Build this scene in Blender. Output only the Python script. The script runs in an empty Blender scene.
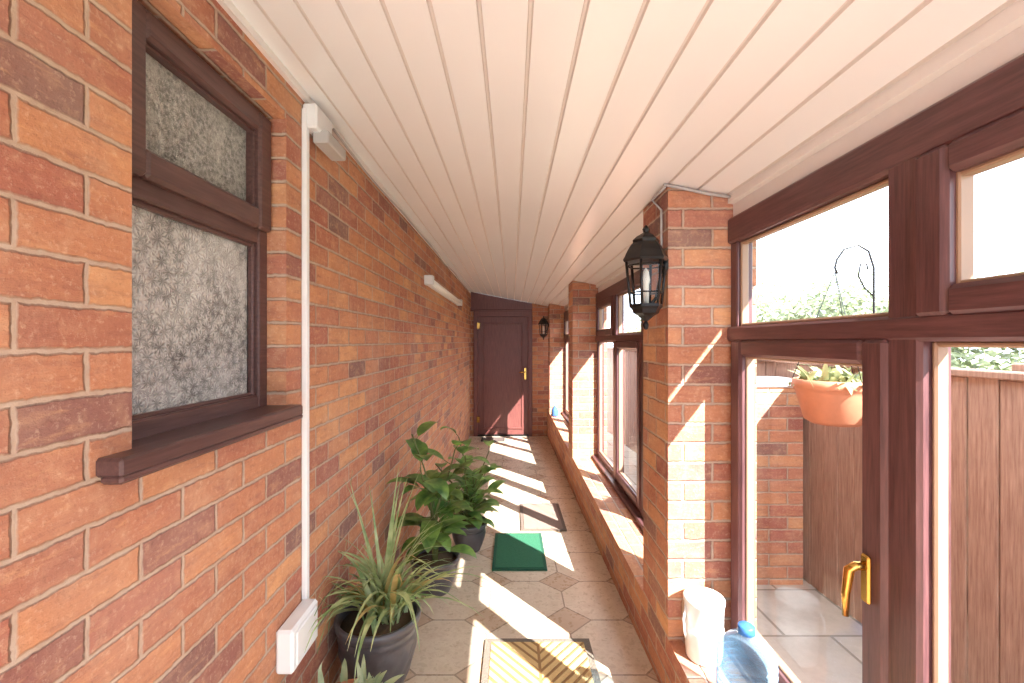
import bpy, math, random
from mathutils import Vector, Matrix
random.seed(7)
sc = bpy.context.scene
def fz(y): return 0.18-0.038*y
def cz(x): return 2.355-0.19*(x+0.72)
XL=-0.72; XR=0.60; XW=0.84; YB=-1.6; YE=7.8; SILL=0.35

def lin(c):
    return tuple(((v/255)/12.92 if v/255<=0.04045 else ((v/255+0.055)/1.055)**2.4) for v in c)+(1,)
# ---------- material helpers
class NT:
    def __init__(s,name):
        s.m=bpy.data.materials.new(name); s.m.use_nodes=True
        s.t=s.m.node_tree; s.N=s.t.nodes; s.L=s.t.links
        s.b=s.N['Principled BSDF']; s.out=s.N['Material Output']
    def n(s,t,**k):
        o=s.N.new(t)
        for a,v in k.items(): setattr(o,a,v)
        return o
    def put(s,sock,v):
        if isinstance(v,bpy.types.NodeSocket): s.L.new(v,sock)
        else: sock.default_value=v
    def M(s,op,a,b=None,c=None):
        o=s.n('ShaderNodeMath',operation=op); s.put(o.inputs[0],a)
        if b is not None: s.put(o.inputs[1],b)
        if c is not None: s.put(o.inputs[2],c)
        return o.outputs[0]
    def mix(s,f,a,b,bt='MIX'):
        o=s.n('ShaderNodeMix',data_type='RGBA',blend_type=bt)
        s.put(o.inputs[0],f); s.put(o.inputs[6],a); s.put(o.inputs[7],b)
        return o.outputs[2]
    def pos(s):
        g=s.n('ShaderNodeNewGeometry'); x=s.n('ShaderNodeSeparateXYZ'); s.L.new(g.outputs['Position'],x.inputs[0])
        return g.outputs['Position'],x.outputs
    def vec(s,a,b,c=0.0):
        o=s.n('ShaderNodeCombineXYZ'); s.put(o.inputs[0],a); s.put(o.inputs[1],b); s.put(o.inputs[2],c); return o.outputs[0]
    def noise(s,scale,detail=3,vec=None,rough=.5):
        o=s.n('ShaderNodeTexNoise'); o.inputs['Scale'].default_value=scale; o.inputs['Detail'].default_value=detail; o.inputs['Roughness'].default_value=rough
        if vec is not None: s.L.new(vec,o.inputs['Vector'])
        return o.outputs[0]
    def ramp(s,f,stops,const=False):
        o=s.n('ShaderNodeValToRGB'); s.L.new(f,o.inputs[0]); cr=o.color_ramp
        if const: cr.interpolation='CONSTANT'
        while len(cr.elements)<len(stops): cr.elements.new(.5)
        for e,(p,c) in zip(cr.elements,stops): e.position=p; e.color=c
        return o.outputs[0]
    def rng(s,v,a,b,c=0.,d=1.):
        o=s.n('ShaderNodeMapRange'); s.put(o.inputs[0],v)
        for i,q in enumerate((a,b,c,d)): o.inputs[i+1].default_value=q
        return o.outputs[0]
    def bump(s,h,strength=.5,dist=.005):
        o=s.n('ShaderNodeBump'); o.inputs['Strength'].default_value=strength; o.inputs['Distance'].default_value=dist
        s.L.new(h,o.inputs['Height']); s.L.new(o.outputs[0],s.b.inputs['Normal'])
    def base(s,c): s.put(s.b.inputs['Base Color'],c)
    def rough(s,v): s.put(s.b.inputs['Roughness'],v)

def simple(name,c,rough=.5,metal=0,var=.12,scale=25,bump=0.15):
    t=NT(name); p,_=t.pos(); n=t.noise(scale,4,p)
    c=lin(c); d=tuple(v*(1-var*2) for v in c[:3])+(1,)
    t.base(t.mix(n,d,c) if var else c); t.rough(rough); t.b.inputs['Metallic'].default_value=metal
    if bump: t.bump(n,bump,.003)
    return t.m

def brick_mat(axis,name,light=0.0):
    t=NT(name); p,s=t.pos()
    a={'x':s[1],'y':s[0],'z':s[1]}[axis]; b=s[2] if axis!='z' else s[0]
    nd=t.noise(18,3,p); w=t.M('MULTIPLY',t.M('SUBTRACT',nd,.5),.007)
    nd2=t.noise(70,3,p); w2=t.M('MULTIPLY',t.M('SUBTRACT',nd2,.5),.007)
    b=t.M('ADD',t.M('ADD',b,w),w2); a=t.M('ADD',a,t.M('ADD',w,w2))
    a=t.M('ADD',a,10.03); b=t.M('ADD',b,9.99)
    r=t.M('FLOOR',t.M('DIVIDE',b,.075)); off=t.M('MULTIPLY',t.M('MODULO',r,2.),.5)
    u=t.M('ADD',t.M('DIVIDE',a,.225),off); col=t.M('FLOOR',u)
    fu=t.M('MULTIPLY',t.M('FRACT',u),.225); fv=t.M('MULTIPLY',t.M('FRACT',t.M('DIVIDE',b,.075)),.075)
    du=t.M('MINIMUM',fu,t.M('SUBTRACT',.225,fu)); dv=t.M('MINIMUM',fv,t.M('SUBTRACT',.075,fv))
    d=t.M('MINIMUM',du,dv); mask=t.rng(d,.0028,.0068)
    wn=t.n('ShaderNodeTexWhiteNoise',noise_dimensions='3D'); t.L.new(t.vec(col,r,3.3),wn.inputs['Vector'])
    c=t.ramp(wn.outputs['Value'],[(0,lin((190,128,100))),(.22,lin((208,148,108))),(.46,lin((176,112,94))),(.70,lin((218,162,116))),(.90,lin((168,106,90))),(1.0,lin((132,104,98)))])
    n1=t.noise(9,5,p,.6); n2=t.noise(85,5,p,.75); n3=t.noise(2.2,3,p); n4=t.noise(22,4,p,.6)
    st=t.noise(1.0,5,t.vec(t.M('MULTIPLY',a,9.),t.M('MULTIPLY',b,42.),t.M('MULTIPLY',wn.outputs['Value'],7.)),.7)
    c=t.mix(t.rng(n1,.35,.75,0,.38),c,lin((152,92,78)))
    c=t.mix(t.rng(st,.52,.70,0,.5),c,lin((142,88,78)))
    c=t.mix(t.rng(st,.30,.44,.35,0),c,lin((232,180,130)))
    c=t.mix(t.rng(n4,.5,.72,0,.35),c,lin((216,172,138)))
    c=t.mix(t.rng(n2,.54,.8,0,.6),c,lin((236,204,174)))
    c=t.mix(t.rng(n2,.2,.42,.6,0),c,lin((100,60,54)))
    m=t.mix(n4,lin((170,138,118)),lin((212,190,170)))
    c=t.mix(mask,m,c)
    c=t.mix(t.rng(n3,.5,.75,0,.2),c,lin((218,192,172)))
    t.base(c); t.rough(.85); t.b.inputs['Specular IOR Level'].default_value=.25
    h=t.M('ADD',mask,t.M('ADD',t.M('MULTIPLY',n2,.5),t.M('MULTIPLY',st,.35))); t.bump(h,.9,.007)
    return t.m
BX,BY,BZ=brick_mat('x','brick_side'),brick_mat('y','brick_front'),brick_mat('z','brick_top')
BR=[BX,BY,BZ]

def wood_mat(name,c1,c2,axis='z',rough=.35):
    t=NT(name); p,s=t.pos()
    k={'z':(60,60,4),'y':(60,4,60),'x':(4,60,60)}[axis]
    v=t.vec(t.M('MULTIPLY',s[0],k[0]),t.M('MULTIPLY',s[1],k[1]),t.M('MULTIPLY',s[2],k[2]))
    n=t.noise(1.6,5,v,.65); t.base(t.ramp(n,[(.3,lin(c1)),(.7,lin(c2))])); t.rough(rough); t.bump(n,.2,.002)
    return t.m
MAH=wood_mat('mahogany_upvc',(72,46,48),(108,72,72))
MAHY=wood_mat('mahogany_upvc_rail',(72,46,48),(108,72,72),'y')
DOORM=wood_mat('mahogany_door',(90,48,46),(120,70,62),'z',.4)
FRW=wood_mat('dark_brown_upvc',(72,48,48),(102,74,70),'y')
WHITE=simple('white_plastic',(236,238,238),.35,0,.03)
CREAM=simple('cream_trim',(236,232,228),.4,0,.03)
GREY=simple('grey_cable',(190,186,182),.5,0,.1)
BLACK=simple('black_iron',(30,28,28),.35,.3,.1)
BRASS=simple('brass',(212,170,90),.22,1,.05)
SOIL=simple('soil',(104,82,62),.95,0,.3,90,.8)
POTG=simple('dark_glazed_pot',(92,90,94),.3,0,.2,30,.3)
TERRA=simple('terracotta',(205,138,104),.7,0,.12)
GOLDB=simple('glazing_seal',(160,130,106),.4,0,.05)
def glass_mat():
    t=NT('window_glass'); tr=t.n('ShaderNodeBsdfTransparent'); g=t.n('ShaderNodeBsdfGlossy'); g.inputs['Roughness'].default_value=.02
    tr.inputs[0].default_value=(.98,.99,.99,1)
    f=t.n('ShaderNodeLayerWeight'); f.inputs[0].default_value=.5; mx=t.n('ShaderNodeMixShader')
    fac=t.M('ADD',t.M('MULTIPLY',t.M('POWER',f.outputs['Facing'],4.),.3),.02)
    t.L.new(fac,mx.inputs[0]); t.L.new(tr.outputs[0],mx.inputs[1]); t.L.new(g.outputs[0],mx.inputs[2]); t.L.new(mx.outputs[0],t.out.inputs[0])
    return t.m
GLASS=glass_mat()
def obscure(name,scale):
    t=NT(name); p,s=t.pos(); 
    v=t.n('ShaderNodeTexVoronoi'); v.inputs['Scale'].default_value=scale; t.L.new(p,v.inputs['Vector'])
    w=t.n('ShaderNodeTexNoise'); w.inputs['Scale'].default_value=scale*2.5; w.inputs['Detail'].default_value=3; t.L.new(p,w.inputs['Vector'])
    sub=t.n('ShaderNodeVectorMath',operation='SUBTRACT'); t.L.new(p,sub.inputs[0]); t.L.new(v.outputs['Position'],sub.inputs[1])
    sx=t.n('ShaderNodeSeparateXYZ'); t.L.new(sub.outputs[0],sx.inputs[0])
    ang=t.M('ARCTAN2',sx.outputs[2],sx.outputs[1]); pet=t.M('SINE',t.M('MULTIPLY',ang,9.))
    h=t.M('ADD',t.M('MULTIPLY',pet,.22),t.M('ADD',v.outputs['Distance'],t.M('MULTIPLY',w.outputs[0],1.6)))
    big=t.noise(5,3,p,.6)
    c=t.ramp(big,[(.3,lin((104,104,102))),(.5,lin((150,150,146))),(.7,lin((200,200,196)))])
    c=t.mix(t.rng(h,.8,1.7,0,.6),c,lin((226,226,222)))
    t.base(c); t.rough(.16); t.bump(h,.9,.004); return t.m
OBS=obscure('obscured_glass',38); OBS2=obscure('obscured_glass_fine',70)
def leafm(name,a,b,tr=.25):
    t=NT(name); p,s=t.pos(); n=t.noise(14,3,p); c=t.mix(t.rng(n,.3,.7),lin(a),lin(b)); t.base(c); t.rough(.3)
    tl=t.n('ShaderNodeBsdfTranslucent'); t.L.new(c,tl.inputs[0]); mx=t.n('ShaderNodeMixShader'); mx.inputs[0].default_value=tr
    t.L.new(t.b.outputs[0],mx.inputs[1]); t.L.new(tl.outputs[0],mx.inputs[2]); t.L.new(mx.outputs[0],t.out.inputs[0]); return t.m
LEAF1=leafm('spider_leaf',(112,144,88),(204,216,162)); LEAF2=leafm('broad_leaf',(62,104,54),(140,176,90)); LEAF3=leafm('pale_leaf',(138,160,120),(196,206,166))
LEAFO=leafm('hedge_leaf',(110,120,90),(170,176,136),.3)

# ---------- mesh builder
class MB:
    def __init__(s,name,mats): s.name=name; s.mats=mats; s.v=[]; s.f=[]; s.mi=[]; s.sm=[]
    def add(s,vs,fs,mi=0,smooth=False):
        o=len(s.v); s.v+= [tuple(v) for v in vs]
        for i,f in enumerate(fs):
            s.f.append(tuple(o+j for j in f)); s.mi.append(mi[i] if isinstance(mi,(list,tuple)) else mi); s.sm.append(smooth)
    def box(s,x0,x1,y0,y1,z0,z1,mi=0,brick=False,T=None):
        Z0=z0 if callable(z0) else (lambda x,y:z0); Z1=z1 if callable(z1) else (lambda x,y:z1)
        xy=[(x0,y0),(x1,y0),(x1,y1),(x0,y1)]
        vs=[Vector((x,y,Z0(x,y))) for x,y in xy]+[Vector((x,y,Z1(x,y))) for x,y in xy]
        if T: vs=[T@v for v in vs]
        fs=[(3,2,1,0),(4,5,6,7),(0,1,5,4),(1,2,6,5),(2,3,7,6),(3,0,4,7)]
        s.add(vs,fs,[2,2,1,0,1,0] if brick else mi)
    def bevbox(s,x0,x1,y0,y1,z0,z1,b=.005,mi=0,T=None):
        vs=[];
        X=(x0,x1);Y=(y0,y1);Z=(z0,z1); idx={}
        for i in (0,1):
            for j in (0,1):
                for k in (0,1):
                    sx=(1,-1)[i]*b; sy=(1,-1)[j]*b; sz=(1,-1)[k]*b
                    for a,(dx,dy,dz) in enumerate(((0,sy,sz),(sx,0,sz),(sx,sy,0))):
                        idx[i,j,k,a]=len(vs); v=Vector((X[i]+dx,Y[j]+dy,Z[k]+dz)); vs.append(T@v if T else v)
        fs=[]
        for i in (0,1): fs.append([idx[i,0,0,0],idx[i,1,0,0],idx[i,1,1,0],idx[i,0,1,0]][::(-1 if i==0 else 1)])
        for j in (0,1): fs.append([idx[0,j,0,1],idx[1,j,0,1],idx[1,j,1,1],idx[0,j,1,1]][::(1 if j==0 else -1)])
        for k in (0,1): fs.append([idx[0,0,k,2],idx[1,0,k,2],idx[1,1,k,2],idx[0,1,k,2]][::(-1 if k==0 else 1)])
        for i in (0,1):
            for j in (0,1): fs.append([idx[i,j,0,0],idx[i,j,0,1],idx[i,j,1,1],idx[i,j,1,0]])
            for k in (0,1): fs.append([idx[i,0,k,0],idx[i,0,k,2],idx[i,1,k,2],idx[i,1,k,0]])
        for j in (0,1):
            for k in (0,1): fs.append([idx[0,j,k,1],idx[0,j,k,2],idx[1,j,k,2],idx[1,j,k,1]])
        for i in (0,1):
            for j in (0,1):
                for k in (0,1): fs.append([idx[i,j,k,0],idx[i,j,k,1],idx[i,j,k,2]])
        s.add(vs,fs,mi)
    def ring(s,x0,x1,y0,y1,z0,z1,w,mi=0,wz=None,b=.004,mir=None):
        wz=wz or w; mir=mi if mir is None else mir
        s.bevbox(x0,x1,y0,y0+w,z0,z1,b,mi); s.bevbox(x0,x1,y1-w,y1,z0,z1,b,mi)
        s.bevbox(x0+.0007,x1-.0007,y0+w-.002,y1-w+.002,z0,z0+wz,b,mir); s.bevbox(x0+.0007,x1-.0007,y0+w-.002,y1-w+.002,z1-wz,z1,b,mir)
    def lathe(s,c,prof,seg=32,mi=0,smooth=True,T=None,rot=0,fn=None):
        vs=[];fs=[]
        for k,(r,z) in enumerate(prof):
            for i in range(seg):
                a=2*math.pi*i/seg+rot; rr=r*(fn(a,z) if fn else 1)
                v=Vector((c[0]+rr*math.cos(a),c[1]+rr*math.sin(a),c[2]+z)); vs.append(T@v if T else v)
        for k in range(len(prof)-1):
            for i in range(seg):
                j=(i+1)%seg; fs.append((k*seg+i,k*seg+j,(k+1)*seg+j,(k+1)*seg+i))
        if prof[0][0]>1e-5: fs.append(tuple(range(seg))[::-1])
        if prof[-1][0]>1e-5: fs.append(tuple((len(prof)-1)*seg+i for i in range(seg)))
        s.add(vs,fs,mi,smooth)
    def tube(s,pts,r,seg=8,mi=0):
        pts=[Vector(p) for p in pts]; vs=[];fs=[]
        for k,p in enumerate(pts):
            d=(pts[min(k+1,len(pts)-1)]-pts[max(k-1,0)]).normalized()
            u=d.orthogonal().normalized() if k==0 else (pu-d*pu.dot(d)).normalized()
            pu=u; w=d.cross(u); rr=r[k] if isinstance(r,(list,tuple)) else r
            for i in range(seg):
                a=2*math.pi*i/seg; vs.append(p+rr*(math.cos(a)*u+math.sin(a)*w))
        for k in range(len(pts)-1):
            for i in range(seg):
                j=(i+1)%seg; fs.append((k*seg+i,k*seg+j,(k+1)*seg+j,(k+1)*seg+i))
        fs.append(tuple(range(seg))[::-1]); fs.append(tuple((len(pts)-1)*seg+i for i in range(seg)))
        s.add(vs,fs,mi,True)
    def leaf(s,p0,az,el,L,W,droop,mi=0,seg=8,shape='blade',fold=.25,clampx=None):
        p=Vector(p0); vs=[]; fs=[]; e=el; st=L/seg
        for k in range(seg+1):
            t=k/seg
            if shape=='blade': w=W*(.6+.4*math.sin(math.pi*min(t*1.3,1)))*(1-t**3)+.0005
            else: w=W*math.sin(math.pi*min(max(t,.0),1)**.8)**.8+.0008
            d=Vector((math.cos(az)*math.cos(e),math.sin(az)*math.cos(e),math.sin(e)))
            side=Vector((-math.sin(az),math.cos(az),0)); up=side.cross(d)*-1
            for q in (p+side*w+up*w*fold,p.copy(),p-side*w+up*w*fold):
                if clampx is not None:
                    cl=clampx+.062 if (q.y<1.66 and q.z>.4) else clampx
                    if q.x<cl: q.x=cl+random.random()*.004
                vs.append(q)
            p=p+d*st; e-=droop/seg*(.4+1.2*t)
        for k in range(seg):
            a=k*3; fs+=[(a,a+1,a+4,a+3),(a+1,a+2,a+5,a+4)]
        s.add(vs,fs,mi,True)
    def obj(s):
        me=bpy.data.meshes.new(s.name); me.from_pydata([tuple(v) for v in s.v],[],s.f)
        for m in s.mats: me.materials.append(m)
        me.polygons.foreach_set('material_index',s.mi); me.polygons.foreach_set('use_smooth',s.sm); me.update(); me.validate()
        import bmesh
        bm=bmesh.new(); bm.from_mesh(me); 
        if not s.name.startswith(('ceiling',)) : bmesh.ops.recalc_face_normals(bm,faces=bm.faces)
        bm.to_mesh(me); bm.free()
        o=bpy.data.objects.new(s.name,me); sc.collection.objects.link(o); return o

# ---------- floor
t=NT('floor_tiles'); p,s=t.pos(); P=.40
def fr(v,o): 
    return t.M('SUBTRACT',t.M('FRACT',t.M('DIVIDE',t.M('ADD',v,o),P)),.5)
u=t.M('ABSOLUTE',fr(s[0],10.12)); v=t.M('ABSOLUTE',fr(s[1],10.1))
TH=.70
sm=t.M('ADD',u,v); dia=t.M('GREATER_THAN',sm,TH)
g1=t.M('LESS_THAN',t.M('ABSOLUTE',t.M('SUBTRACT',sm,TH)),.014)
g2=t.M('MULTIPLY',t.M('GREATER_THAN',t.M('MAXIMUM',u,v),.490),t.M('LESS_THAN',sm,TH))
g=t.M('MAXIMUM',g1,g2)
n=t.noise(6,5,p,.6); n2=t.noise(35,4,p,.6); n5=t.noise(16,5,p,.7)
c=t.mix(n,lin((196,176,150)),lin((226,212,190))); c=t.mix(t.rng(n2,.5,.8,0,.45),c,lin((176,152,124)))
c=t.mix(t.rng(n5,.5,.7,0,.4),c,lin((188,160,132)))
c=t.mix(dia,c,t.mix(n,lin((176,148,122)),lin((204,180,154))))
c=t.mix(g,c,lin((150,130,110))); t.base(c); t.rough(t.rng(n2,.3,.7,.22,.4)); t.bump(t.M('SUBTRACT',n2,t.M('MULTIPLY',g,2.)),.25,.003)
TILE=t.m
f=MB('floor',[TILE]); f.box(XL-.02,.95,YB,YE+.1,lambda x,y:fz(y)-.2,lambda x,y:fz(y)); f.obj()

# ---------- left wall with window opening
wy0,wy1,wz0,wz1=.862,1.452,1.285,2.21
top=lambda x,y:cz(x)+.02
w=MB('wall_left',BR)
w.box(XL-.26,XL,YB,wy0,-.4,top,brick=True)
w.box(XL-.26,XL,wy1,YE,-.4,top,brick=True)
w.box(XL-.26,XL,wy0,wy1,-.4,wz0,brick=True)
w.box(XL-.26,XL,wy0,wy1,wz1,top,brick=True)
w.obj()
# left window
w=MB('window_1',[FRW,OBS,BLACK,OBS2]); a0,a1=XL-.13,XL-.06
w.ring(a0,a1,wy0,wy1,wz0,wz1,.05,0)
w.bevbox(a0,a1-.001,wy0+.05,wy1-.05,1.80,1.86,.004,0)
w.ring(a0+.01,a1+.022,wy0+.02,wy1-.012,1.842,wz1-.012,.068,0,.062,.008)
w.box(a0+.03,a0+.04,wy0+.06,wy1-.06,1.33,1.81,1); w.box(a0+.04,a0+.05,wy0+.08,wy1-.07,1.89,2.16,3)
w.ring(a0+.04,a1-.012,wy0+.048,wy1-.048,wz0+.045,1.803,.014,0,None,.004)
w.ring(a0+.05,a1+.004,wy0+.086,wy1-.078,1.902,2.138,.008,0,None,.002)
w.bevbox(XL-.13,XL+.045,wy0-.075,wy1+.02,wz0-.022,wz0+.012,.005,0)
w.bevbox(XL+.005,XL+.0455,wy0-.0755,wy1+.0205,wz0-.034,wz0-.018,.005,0)
w.bevbox(XL-.145,XL-.135,wy0,wy1,wz0,wz1,.002,2)
w.obj()

# ---------- ceiling boards
def ceilm():
    t=NT('upvc_ceiling'); p,s=t.pos(); n=t.noise(1.5,3,p)
    t.base(t.mix(n,lin((240,242,242)),lin((248,250,250)))); t.rough(.22); t.bump(t.noise(3,2,p),.08,.01); return t.m
GRV=simple('ceiling_groove',(218,212,206),.5,0,.02)
ce=MB('ceiling',[ceilm(),GRV,CREAM]); x=XL-.03; bw=.112
def strip(xa,za,xb,zb,m): ce.add([(xa,YB,za),(xb,YB,zb),(xb,YE+.1,zb),(xa,YE+.1,za)],[(0,3,2,1)],m)
while x<1.08:
    xb=x+bw
    strip(x,cz(x),x+.003,cz(x)+.005,1); strip(x+.003,cz(x)+.005,x+.009,cz(x)+.005,1); strip(x+.009,cz(x)+.005,x+.012,cz(x+.012),1)
    strip(x+.012,cz(x+.012),xb,cz(xb),0)
    x=xb
ce.box(XL-.03,1.09,YB,YE+.1,lambda x,y:cz(x)+.012,lambda x,y:cz(x)+.10,2)
ce.obj()
tr=MB('trim_1',[CREAM]); tr.box(XL,XL+.018,YB,YE,lambda x,y:cz(x)-.025,lambda x,y:cz(x)-.001); tr.obj()

# ---------- right low wall and piers
lw=MB('wall_right',BR)
lw.box(XR,.95,YB,YE,-.4,SILL,brick=True)
tp=lambda x,y:cz(x)-.0005
piers=[(1.75,2.08),(4.5,4.83),(7.25,7.5)]
for a,b in piers: lw.box(XR,XW+.1,a,b,SILL,tp,brick=True)
lw.obj()
ew=MB('wall_back',BR)
ew.box(.345,.95,YE,YE+.2,-.4,tp,brick=True); ew.box(XL,-.655,YE,YE+.2,-.4,tp,brick=True)
ew.obj()
# end door
d=MB('door_1',[DOORM,BRASS,BLACK]); fl=fz(YE)
d.bevbox(-.655,-.585,YE-.05,YE+.06,fl,2.02); d.bevbox(.275,.345,YE-.05,YE+.06,fl,2.02); d.bevbox(-.655,.345,YE-.051,YE+.06,1.93,2.02)
d.box(-.70,.345,YE-.02,YE+.06,2.02,lambda x,y:cz(x)-.004)
d.bevbox(-.655,.345,YE-.04,YE,2.02,2.05)
d.bevbox(-.585,.275,YE-.01,YE+.04,fl+.02,1.93)
for (z0,z1) in ((.08,1.82),):
    for xa,xb in ((-.50,.19),):
        z0f=fl+.12
        for q in ((xa,xb,z0f,z0f+.03),(xa,xb,z1-.03,z1)): d.bevbox(q[0],q[1],YE-.026,YE-.008,q[2],q[3],.006)
        d.bevbox(xa,xa+.03,YE-.027,YE-.008,z0f,z1,.006); d.bevbox(xb-.03,xb,YE-.027,YE-.008,z0f,z1,.006)
for z in (.12,1.72): d.bevbox(-.60,-.55,YE-.06,YE-.01,z,z+.1,.004,1)
d.bevbox(.205,.245,YE-.03,YE-.008,.85,1.05,.004,1); d.tube([(.225,YE-.03,.98),(.225,YE-.07,.98),(.12,YE-.075,.975)],.011,8,1)
d.bevbox(-.585,.275,YE-.06,YE-.01,fl-.001,fl+.03,.004,2)
d.obj()

# ---------- right windows
def bay(name,y0,y1,mull,sl,su,handle=None):
    mull=sorted(mull)
    w=MB(name,[MAH,MAHY,GLASS,GOLDB,BRASS,CREAM]); x0,x1=XW,XW+.06
    zb,zt=SILL,1.97
    w.bevbox(x0,x1,y0,y0+.05,zb,zt,.004,0); w.bevbox(x0,x1,y1-.05,y1,zb,zt,.004,0)
    w.bevbox(x0-.014,x1,y0,y1,1.872,zt,.008,1); w.bevbox(x0-.001,x1,y0,y1,zb,zb+.07,.004,1)
    w.bevbox(x0-.016,x1,y0,y1,1.50,1.556,.008,1)
    w.bevbox(x0-.05,x1,y0+.002,y1-.002,zb,zb+.03,.004,1)
    w.box(x0+.01,x1-.01,y0,y1,zt,tp,5); w.box(x0-.01,x0+.01,y0,y1,lambda x,y:cz(x)-.03,tp,5)
    ed=[y0+.05]
    for m in mull: w.bevbox(x0-.012,x1,m-.042,m+.042,zb,zt-.001,.008,0); ed+=[m-.042,m+.042]
    ed.append(y1-.05)
    for i in range(0,len(ed),2):
        a,b=ed[i],ed[i+1]; k=i//2
        for (za,zc,sash) in ((zb+.07,1.50,k in sl),(1.556,1.872,k in su)):
            if sash:
                w.ring(x0-.022,x1-.02,a-.008,b+.008,za-.008,zc+.006,.072,0,.06,.010,1)
                w.ring(x0+.0,x0+.03,a+.06,b-.06,za+.048,zc-.05,.011,3,None,.003)
                ga,gb,gc,gd=a+.05,b-.05,za+.04,zc-.04
            else:
                w.ring(x0+.012,x0+.04,a-.001,b+.001,za-.001,zc+.001,.012,3,None,.004)
                ga,gb,gc,gd=a,b,za,zc
            w.add([(x0+.03,ga,gc),(x0+.03,gb,gc),(x0+.03,gb,gd),(x0+.03,ga,gd)],[(0,1,2,3)],2)
    if handle:
        hy,hz=handle; xx=x0-.022
        w.bevbox(xx-.010,xx,hy-.013,hy+.013,hz-.055,hz+.055,.004,4)
        w.tube([(xx,hy,hz+.03),(xx-.03,hy,hz+.03),(xx-.04,hy+.005,hz+.02),(xx-.043,hy+.012,hz-.04),(xx-.045,hy+.010,hz-.09)],[.010,.010,.011,.009,.007],10,4)
    return w.obj()
bay('window_2',YB,1.75,[.967,.14,-.7],{3,1},{2,0},(1.045,.955))
bay('window_3',2.08,4.5,[2.89,3.69],{1},{0,2})
bay('window_4',4.83,7.25,[5.64,6.44],{1},{0,2})
gl=MB('window_5',[MAH,GLASS]); gl.ring(XW,XW+.06,7.5,YE,SILL,1.97,.05); gl.box(XW,XW+.06,7.5,YE,1.97,tp,0); gl.obj()

# ---------- wall lanterns
LG=glass_mat(); 
def lantern(x,y,z,s=1):
    o=MB('wall_lantern',[BLACK,LG,simple('candle_tube',(240,235,220),.5)]); c=(x,y,z)
    H=lambda r,h:(r*s,h*s)
    o.lathe(c,[H(0,-.205),H(.008,-.20),H(.012,-.185),H(.006,-.172),H(.02,-.16),H(.03,-.15),H(.05,-.14),H(.055,-.125),H(.066,-.115),H(.066,-.105),H(.0,-.105)],6,0,False)
    o.lathe(c,[H(.062,-.105),H(.076,.062)],6,1,False)
    for i in range(6):
        a=i*math.pi/3
        o.tube([(x+.060*s*math.cos(a),y+.060*s*math.sin(a),z-.11*s),(x+.077*s*math.cos(a),y+.077*s*math.sin(a),z+.065*s)],.0055*s,6,0)
        b=a+math.pi/3
        for zz,r in ((-.06,.065),(.045,.0745)):
            o.tube([(x+r*s*math.cos(a),y+r*s*math.sin(a),z+zz*s),(x+r*s*math.cos(b),y+r*s*math.sin(b),z+zz*s)],.003*s,6,0)
    o.lathe(c,[H(0,.06),H(.086,.06),H(.09,.068),H(.084,.078),H(.074,.10),H(.06,.125),H(.05,.135),H(.052,.145),H(.036,.16),H(.022,.168),H(.010,.175),H(.014,.188),H(.006,.20),H(0,.205)],6,0,False)
    o.lathe(c,[H(0,-.105),H(.012,-.105),H(.012,-.03),H(.016,-.01),H(.012,.02),H(0,.04)],12,2)
    T=Matrix.Translation((XR-.012,y+.02,z+.05*s))
    o.lathe((0,0,0),[(0,-.012),(.045*s,-.010),(.04*s,.004),(0,.012)],16,0,True,T=T@Matrix.Rotation(math.pi/2,4,'Y'))
    o.tube([(XR-.005,y+.02,z+.04*s),(XR-.03*s,y+.01,z-.0),(XR-.05*s,y,z-.08*s),(x,y,z-.13*s)],.007*s,8,0)
    o.obj()
lantern(.512,1.74,1.745,.98); lantern(.51,7.36,1.72,.95); 

# ---------- trunking on left wall
o=MB('cable_trunking',[WHITE]); o.bevbox(XL,XL+.018,1.555,1.58,.60,2.30,.003); o.obj()
o=MB('junction_box',[WHITE,GREY]); o.bevbox(XL,XL+.05,1.56,1.70,2.235,2.32,.006); o.bevbox(XL+.018,XL+.075,1.60,1.77,2.20,2.245,.004,1); o.obj()
o=MB('switch_box',[WHITE,GREY]); o.bevbox(XL,XL+.055,1.38,1.565,.485,.62,.008); o.bevbox(XL+.053,XL+.060,1.40,1.545,.50,.605,.004)
o.obj()
o=MB('ceiling_cable',[GREY])
pts=[(XL+.03+.006*math.sin(y*5),y,cz(XL)-.045-.008*math.sin(y*3.1)) for y in [1.75+i*.2 for i in range(29)]]
o.tube(pts,.005,6); o.tube([(.58,1.74,2.10),(.66,1.735,2.082),(.75,1.735,2.062),(.83,1.73,2.05)],.006,6)
o.tube([(.585,1.74,2.09),(.585,1.9,2.09),(.59,1.80,2.02),(.592,1.80,1.80)],.005,6); o.obj()
o=MB('fluorescent_batten_light',[WHITE,simple('diffuser',(250,250,245),.3,0,.0)])
o.bevbox(XL,XL+.035,3.75,5.9,1.97,2.04,.005); o.tube([(XL+.05,3.78,2.0),(XL+.05,5.87,2.0)],.024,14,1)
o.bevbox(XL,XL+.075,3.72,3.78,1.965,2.045,.006); o.bevbox(XL,XL+.075,5.87,5.93,1.965,2.045,.006); o.obj()

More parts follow.
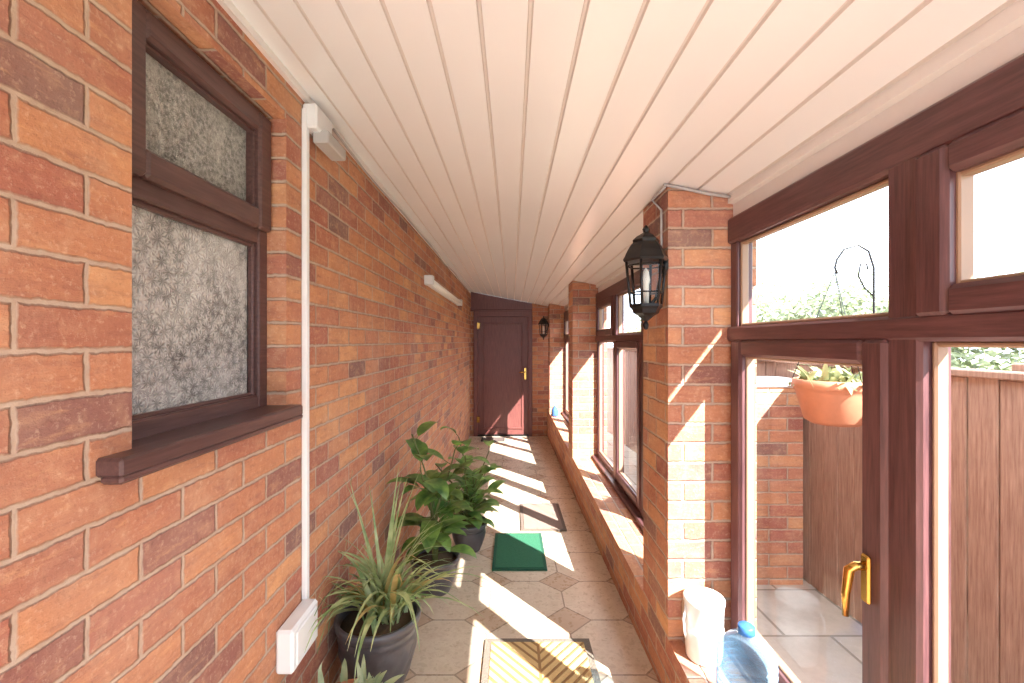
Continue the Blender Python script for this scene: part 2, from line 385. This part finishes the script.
# ---------- mats
def matm(name,c1,c2,xc=None,y0=0):
    t=NT(name); p,s=t.pos(); n=t.noise(140,3,p)
    if xc is not None:
        v=t.M('SUBTRACT',s[1],t.M('MULTIPLY',t.M('ABSOLUTE',t.M('SUBTRACT',s[0],xc)),1.2))
        wv=t.M('SINE',t.M('MULTIPLY',v,110.)); cm=t.M('LESS_THAN',t.M('ABSOLUTE',t.M('SUBTRACT',s[0],xc)),.006)
        k=t.M('MAXIMUM',t.rng(wv,.35,.8),cm); c=t.mix(k,lin(c1),lin(c2)); h=t.M('ADD',n,t.M('MULTIPLY',k,1.5))
    else: c=t.mix(n,lin(c1),lin(c2)); h=n
    t.base(c); t.rough(.95); t.bump(h,.9,.006); return t.m
def rug(name,x0,x1,y0,y1,mats,border=.03,h=.014):
    o=MB(name,mats); T=lambda e:(lambda x,y:fz(y)+e)
    o.box(x0,x1,y0,y1,T(.0),T(h*.8),1); o.box(x0+border,x1-border,y0+border,y1-border,T(h*.7),T(h),0); return o.obj()
rug('doormat',-.125,.36,1.42,2.13,[matm('coir_leaf',(214,180,122),(158,120,74),.118),matm('mat_edge',(96,86,76),(130,118,104))],.03)
rug('green_doormat',-.125,.22,2.83,3.42,[matm('green_mat',(26,84,58),(54,120,86)),matm('green_edge',(20,70,50),(34,90,66))],.02)
rug('brown_doormat',.07,.42,3.48,4.12,[matm('brown_mat',(120,98,86),(156,134,120)),matm('brown_edge',(98,82,72),(120,104,92))],.025)
rug('threshold_doormat',-.5,-.12,7.25,7.6,[matm('dark_mat',(74,62,58),(110,94,86)),matm('dark_edge',(60,50,46),(80,70,64))],.02)

# ---------- plants
def pot(o,x,y,r,h,mi=0,soil=1,waffle=False):
    z=fz(y)-.004
    fn=(lambda a,zz:1+.04*abs(math.sin(a*7+zz*30))*abs(math.sin(a*7-zz*30)) if .05*h<zz<.72*h else 1) if waffle else None
    pr=[(0,0),(r*.60,0),(r*.62,.01)]+[(r*(.62+.30*math.sin(i/12*math.pi/2)),.01+h*.72*i/12) for i in range(1,13)]+[(r*.93,h*.76),(r*.90,h*.8),(r*.93,h*.86),(r*1.0,h*.9),(r*1.02,h*.96),(r,h),(r*.93,h),(r*.9,h*.95),(r*.88,h*.85),(r*.88,h*.84)]
    o.lathe((x,y,z),pr,72,mi,True,fn=fn)
    o.lathe((x,y,z),[(r*.89,h*.80),(r*.885,h*.865),(r*.4,h*.88),(0,h*.885)],24,soil,True)
    return z+h*.87
o=MB('spider_plant',[POTG,SOIL,LEAF1,leafm('dry_leaf',(176,150,92),(210,190,130))])
px,py=-.545,1.86; zt=pot(o,px,py,.168,.29,waffle=True)
for i in range(130):
    az=random.uniform(0,2*math.pi); L=random.uniform(.30,.62); el=random.uniform(.75,1.5)
    if math.cos(az)<-.3: L*=.85
    if math.sin(az)>.3: L*=.7
    cx,cy=px+random.gauss(.02,.03),py+random.gauss(.02,.03)
    o.leaf((cx,cy,zt-.01),az,el,L,random.uniform(.008,.014),random.uniform(1.0,2.6),3 if random.random()<.08 else 2,10,clampx=XL+.006)
for i in range(12):
    az=random.uniform(-.5,3.6); o.leaf((px+.02,py,zt),az,random.uniform(1.2,1.5),random.uniform(.5,.64),.008,random.uniform(.3,.9),2,10,clampx=XL+.006)
o.obj()
def broad(name,x,y,r,h,potm,stems,hmin,hmax,nleaf,LL,WW,lm,spread=.12,t0=.25):
    o=MB(name,[potm,SOIL,lm,simple(name+'_stem',(104,112,62),.6)]); zt=pot(o,x,y,r,h)
    for s_ in range(stems):
        az=6.28*s_/stems+random.uniform(-.4,.4); hh=hmin+(hmax-hmin)*((s_*.618)%1); dx,dy=math.cos(az)*spread*random.uniform(.4,1),math.sin(az)*spread*random.uniform(.3,.8)
        pts=[]
        for k in range(9):
            t=k/8; pts.append(Vector((max(x+dx*t*t+.01*math.sin(k+s_),XL+.03),y+dy*t*t,zt-.02+hh*t)))
        o.tube(pts,[.008-.004*k/8 for k in range(9)],6,3)
        for k in range(nleaf):
            t=t0+(1-t0)*(k+random.random())/nleaf; t=min(t,.999); q=pts[int(t*8)].lerp(pts[min(int(t*8)+1,8)],t*8-int(t*8))
            a=k*2.4+s_+random.uniform(-.4,.4); e=random.uniform(.0,.9); pl=random.uniform(.03,.07)
            q2=q+Vector((math.cos(a)*math.cos(e),math.sin(a)*math.cos(e),math.sin(e)))*pl
            if q2.x<XL+.02: q2.x=XL+.02
            o.tube([q,q2],.0025,5,3)
            sc_=random.uniform(.7,1.1); o.leaf(q2,a,e,LL*sc_,WW*sc_,random.uniform(.8,1.8),2,8,'ovate',.2,clampx=XL+.006)
    o.obj()
broad('rubber_plant',-.44,2.60,.14,.20,POTG,6,.36,.80,8,.21,.052,LEAF2,.16,.12)
broad('schefflera_plant',-.30,3.16,.13,.20,POTG,8,.22,.66,9,.18,.050,leafm('schefflera_leaf',(84,126,66),(160,190,110)),.30,.05)
o=MB('succulent_plant',[TERRA,SOIL,LEAF3]); px,py=-.53,1.45; zt=pot(o,px,py,.13,.21)
for i in range(120):
    az=random.uniform(0,6.28); o.leaf((px+random.gauss(0,.06),py+random.gauss(0,.05),zt-.01),az,random.uniform(.2,1.2),random.uniform(.08,.15),random.uniform(.009,.016),random.uniform(.2,1.2),2,6,'ovate',.3,clampx=XL+.006)
o.obj()

# ---------- sill items
t=NT('blue_bottle_plastic'); tr=t.n('ShaderNodeBsdfTransparent'); tr.inputs[0].default_value=lin((220,236,246)); g=t.n('ShaderNodeBsdfPrincipled'); g.inputs['Base Color'].default_value=lin((168,204,228)); g.inputs['Roughness'].default_value=.1
mx=t.n('ShaderNodeMixShader'); fr_=t.n('ShaderNodeLayerWeight'); fr_.inputs[0].default_value=.45
t.L.new(t.rng(fr_.outputs['Facing'],0,1,.08,.7),mx.inputs[0]); t.L.new(tr.outputs[0],mx.inputs[1]); t.L.new(g.outputs[0],mx.inputs[2]); t.L.new(mx.outputs[0],t.out.inputs[0]); BLUE=t.m
o=MB('water_bottle',[BLUE,simple('blue_cap',(60,120,190),.4)])
pr=[(0,0),(.07,0),(.08,.01)]
for i in range(9): 
    z=.02+i*.021; pr+=[(.083,z),(.083,z+.010),(.079,z+.014),(.079,z+.017)]
pr+=[(.083,.215),(.076,.235),(.055,.258),(.030,.270),(.022,.276),(.022,.285)]
bc=(.700,1.36,SILL)
o.lathe(bc,pr,36,0); o.lathe(bc,[(.0,.280),(.024,.280),(.024,.300),(.021,.303),(0,.303)],20,1); o.obj()
o=MB('white_plastic_tub',[WHITE]); c=(.700,1.66,SILL)
o.lathe(c,[(0,0),(.056,0),(.062,.006),(.067,.10),(.069,.105),(.069,.112),(.066,.118),(.066,.13),(.068,.20),(.071,.203),(.072,.216),(.068,.221),(.062,.221),(.058,.16),(0,.155)],36); 
o.tube([(c[0]-.066,c[1],SILL+.19),(c[0]-.082,c[1]-.02,SILL+.15),(c[0]-.082,c[1]-.03,SILL+.11),(c[0]-.066,c[1],SILL+.07)],.004,6); o.obj()
o=MB('blue_bag',[simple('blue_fabric',(70,110,170),.8,0,.2)])
o.lathe((.66,7.0,SILL),[(0,0),(.05,0),(.056,.02),(.052,.09),(.035,.13),(.015,.15),(.022,.165),(0,.168)],14,0,fn=lambda a,z:1+.12*math.sin(a*5+z*40)); o.obj()

# ---------- outside
t=NT('outdoor_paving'); p,s=t.pos(); b=t.n('ShaderNodeTexBrick'); b.inputs['Scale'].default_value=1.; b.inputs['Brick Width'].default_value=.45; b.inputs['Row Height'].default_value=.45; b.inputs['Mortar Size'].default_value=.008
b.inputs['Color1'].default_value=lin((196,188,176)); b.inputs['Color2'].default_value=lin((178,168,156)); b.inputs['Mortar'].default_value=lin((134,124,112)); t.L.new(p,b.inputs['Vector'])
t.base(t.mix(t.rng(t.noise(12,5,p,.7),.4,.7,0,.4),b.outputs[0],lin((150,140,126)))); t.rough(.9)
o=MB('ground_outside',[t.m]); o.box(.95,2.6,-6,30,lambda x,y:fz(y)-.3,lambda x,y:fz(y)-.05); o.obj()
o=MB('lawn_outside',[simple('grass',(150,166,110),.95,0,.2)]); 
o.box(2.6,60,-30,60,-1.3,-.98); o.obj()
FEN=wood_mat('fence_wood',(140,106,90),(184,152,132),'z',.8)
o=MB('garden_fence',[FEN]); FX=1.80; y=-2.0; ft=1.36
while y<9:
    dx=random.uniform(0,.006); o.bevbox(FX+dx,FX+.018+dx,y,y+.113,fz(y)-.05,ft+random.uniform(-.006,.006),.004); y+=.119
for k in range(7): o.bevbox(FX+.06,FX+.14,-2+k*1.8,-1.9+k*1.8,fz(-2+k*1.8)-.1,ft+.06,.006)
for z in (.42,1.15): o.bevbox(FX+.024,FX+.06,-2,9,z,z+.07,.004)
o.bevbox(FX-.02,FX+.06,-2,9,ft,ft+.03,.005)
o.obj()
o=MB('brick_gate_pillar',BR+[CREAM]); o.box(1.46,1.765,2.76,3.0,fz(2.9)-.06,1.22,brick=True); o.bevbox(1.44,1.775,2.74,3.02,1.22,1.27,.012,3); o.obj()
o=MB('hanging_planter',[TERRA,SOIL,leafm('planter_leaf',(110,124,84),(184,182,134)),BLACK]); c=(1.575,2.22,1.10)
o.lathe(c,[(0,0),(.10,0),(.13,.02),(.165,.15),(.175,.17),(.182,.175),(.182,.215),(.17,.215),(.165,.19)],32,0); o.lathe(c,[(.168,.18),(0,.195)],20,1)
hk=(c[0],c[1],1.84)
o.tube([(1.765,c[1],.98),(1.765,c[1],1.5),(1.765,c[1],1.86),(1.74,c[1],1.94),(1.69,c[1],1.97),(1.62,c[1],1.95),(1.585,c[1],1.90),(c[0],c[1],1.86),(c[0]+.012,c[1],1.83)],.005,8,3)
o.tube([(1.765,c[1],1.72),(1.72,c[1],1.76),(1.69,c[1],1.82),(1.70,c[1],1.88),(1.73,c[1],1.88),(1.735,c[1],1.85)],.004,6,3)
for k in range(3):
    a=k*2.094+.5; o.tube([(c[0]+.178*math.cos(a),c[1]+.178*math.sin(a),c[2]+.21),hk],.002,5,3)
for i in range(240):
    az=random.uniform(0,6.28); o.leaf((min(c[0]+random.gauss(0,.06),1.66),c[1]+random.gauss(0,.07),c[2]+.18),az,random.uniform(.1,1.4),random.uniform(.06,.15)*(1 if math.cos(az)<.3 else .6),.014,random.uniform(.5,2.2),2,5,'ovate')
o.obj()
def hedge(name,x,y,z,rx,ry,rz,n,sz,lm):
    o=MB(name,[lm]); vs=[];fs=[]
    for i in range(n):
        a=random.uniform(0,6.28); ph=math.acos(random.uniform(-1,1)); rr=random.uniform(.72,1.05)*(1+.15*math.sin(5*a)*math.sin(4*ph))
        q=Vector((x+rx*rr*math.sin(ph)*math.cos(a),y+ry*rr*math.sin(ph)*math.sin(a),z+rz*rr*math.cos(ph)))
        u=Vector((random.gauss(0,1),random.gauss(0,1),random.gauss(0,1))).normalized(); v=u.orthogonal().normalized(); s2=sz*random.uniform(.6,1.3)
        k=len(vs); vs+=[q-u*s2,q+v*s2*.5,q+u*s2,q-v*s2*.5]; fs.append((k,k+1,k+2,k+3))
    o.add(vs,fs,0); return o.obj()
for i,(x,y,r,zt_) in enumerate([(6,3.2,1.2,2.1),(6.5,5.8,1.25,2.4),(6,8.4,1.25,2.65),(6.2,11.2,1.4,2.8),(6.5,14.6,1.8,2.9),(7,19.5,2.5,3.0),(5.8,.6,1.2,1.9)]):
    h=zt_+.9; hedge('garden_hedge',x,y,-.9+h*.5+.1,r,r,h*.5/1.1,7500,.075,LEAFO)

# ---------- light
wd=bpy.data.worlds.new('world'); sc.world=wd; wd.use_nodes=True; nt=wd.node_tree; bg=nt.nodes['Background']
bg.inputs[1].default_value=4.1
sky=nt.nodes.new('ShaderNodeTexSky'); sky.sky_type='HOSEK_WILKIE'; sky.turbidity=6
mx=nt.nodes.new('ShaderNodeMix'); mx.data_type='RGBA'; mx.inputs[0].default_value=.15; mx.inputs[6].default_value=(.88,.98,1.12,1); nt.links.new(sky.outputs[0],mx.inputs[7]); nt.links.new(mx.outputs[2],bg.inputs[0])
sd=bpy.data.lights.new('sun','SUN'); sd.energy=22; sd.angle=math.radians(.6); sd.color=(1,.98,.96); so=bpy.data.objects.new('sun',sd); sc.collection.objects.link(so)
so.rotation_euler=Vector((-1,1.35,-1.3)).to_track_quat('-Z','Y').to_euler(); so.location=(4,-3,6)
cd=bpy.data.cameras.new('camera'); cd.lens=16; cd.sensor_width=36; cd.clip_start=.02; co=bpy.data.objects.new('camera',cd); sc.collection.objects.link(co)
co.location=(0,0,1.5); co.rotation_euler=(math.radians(90),0,0); sc.camera=co
sc.view_settings.view_transform='Standard'; sc.view_settings.exposure=0.45
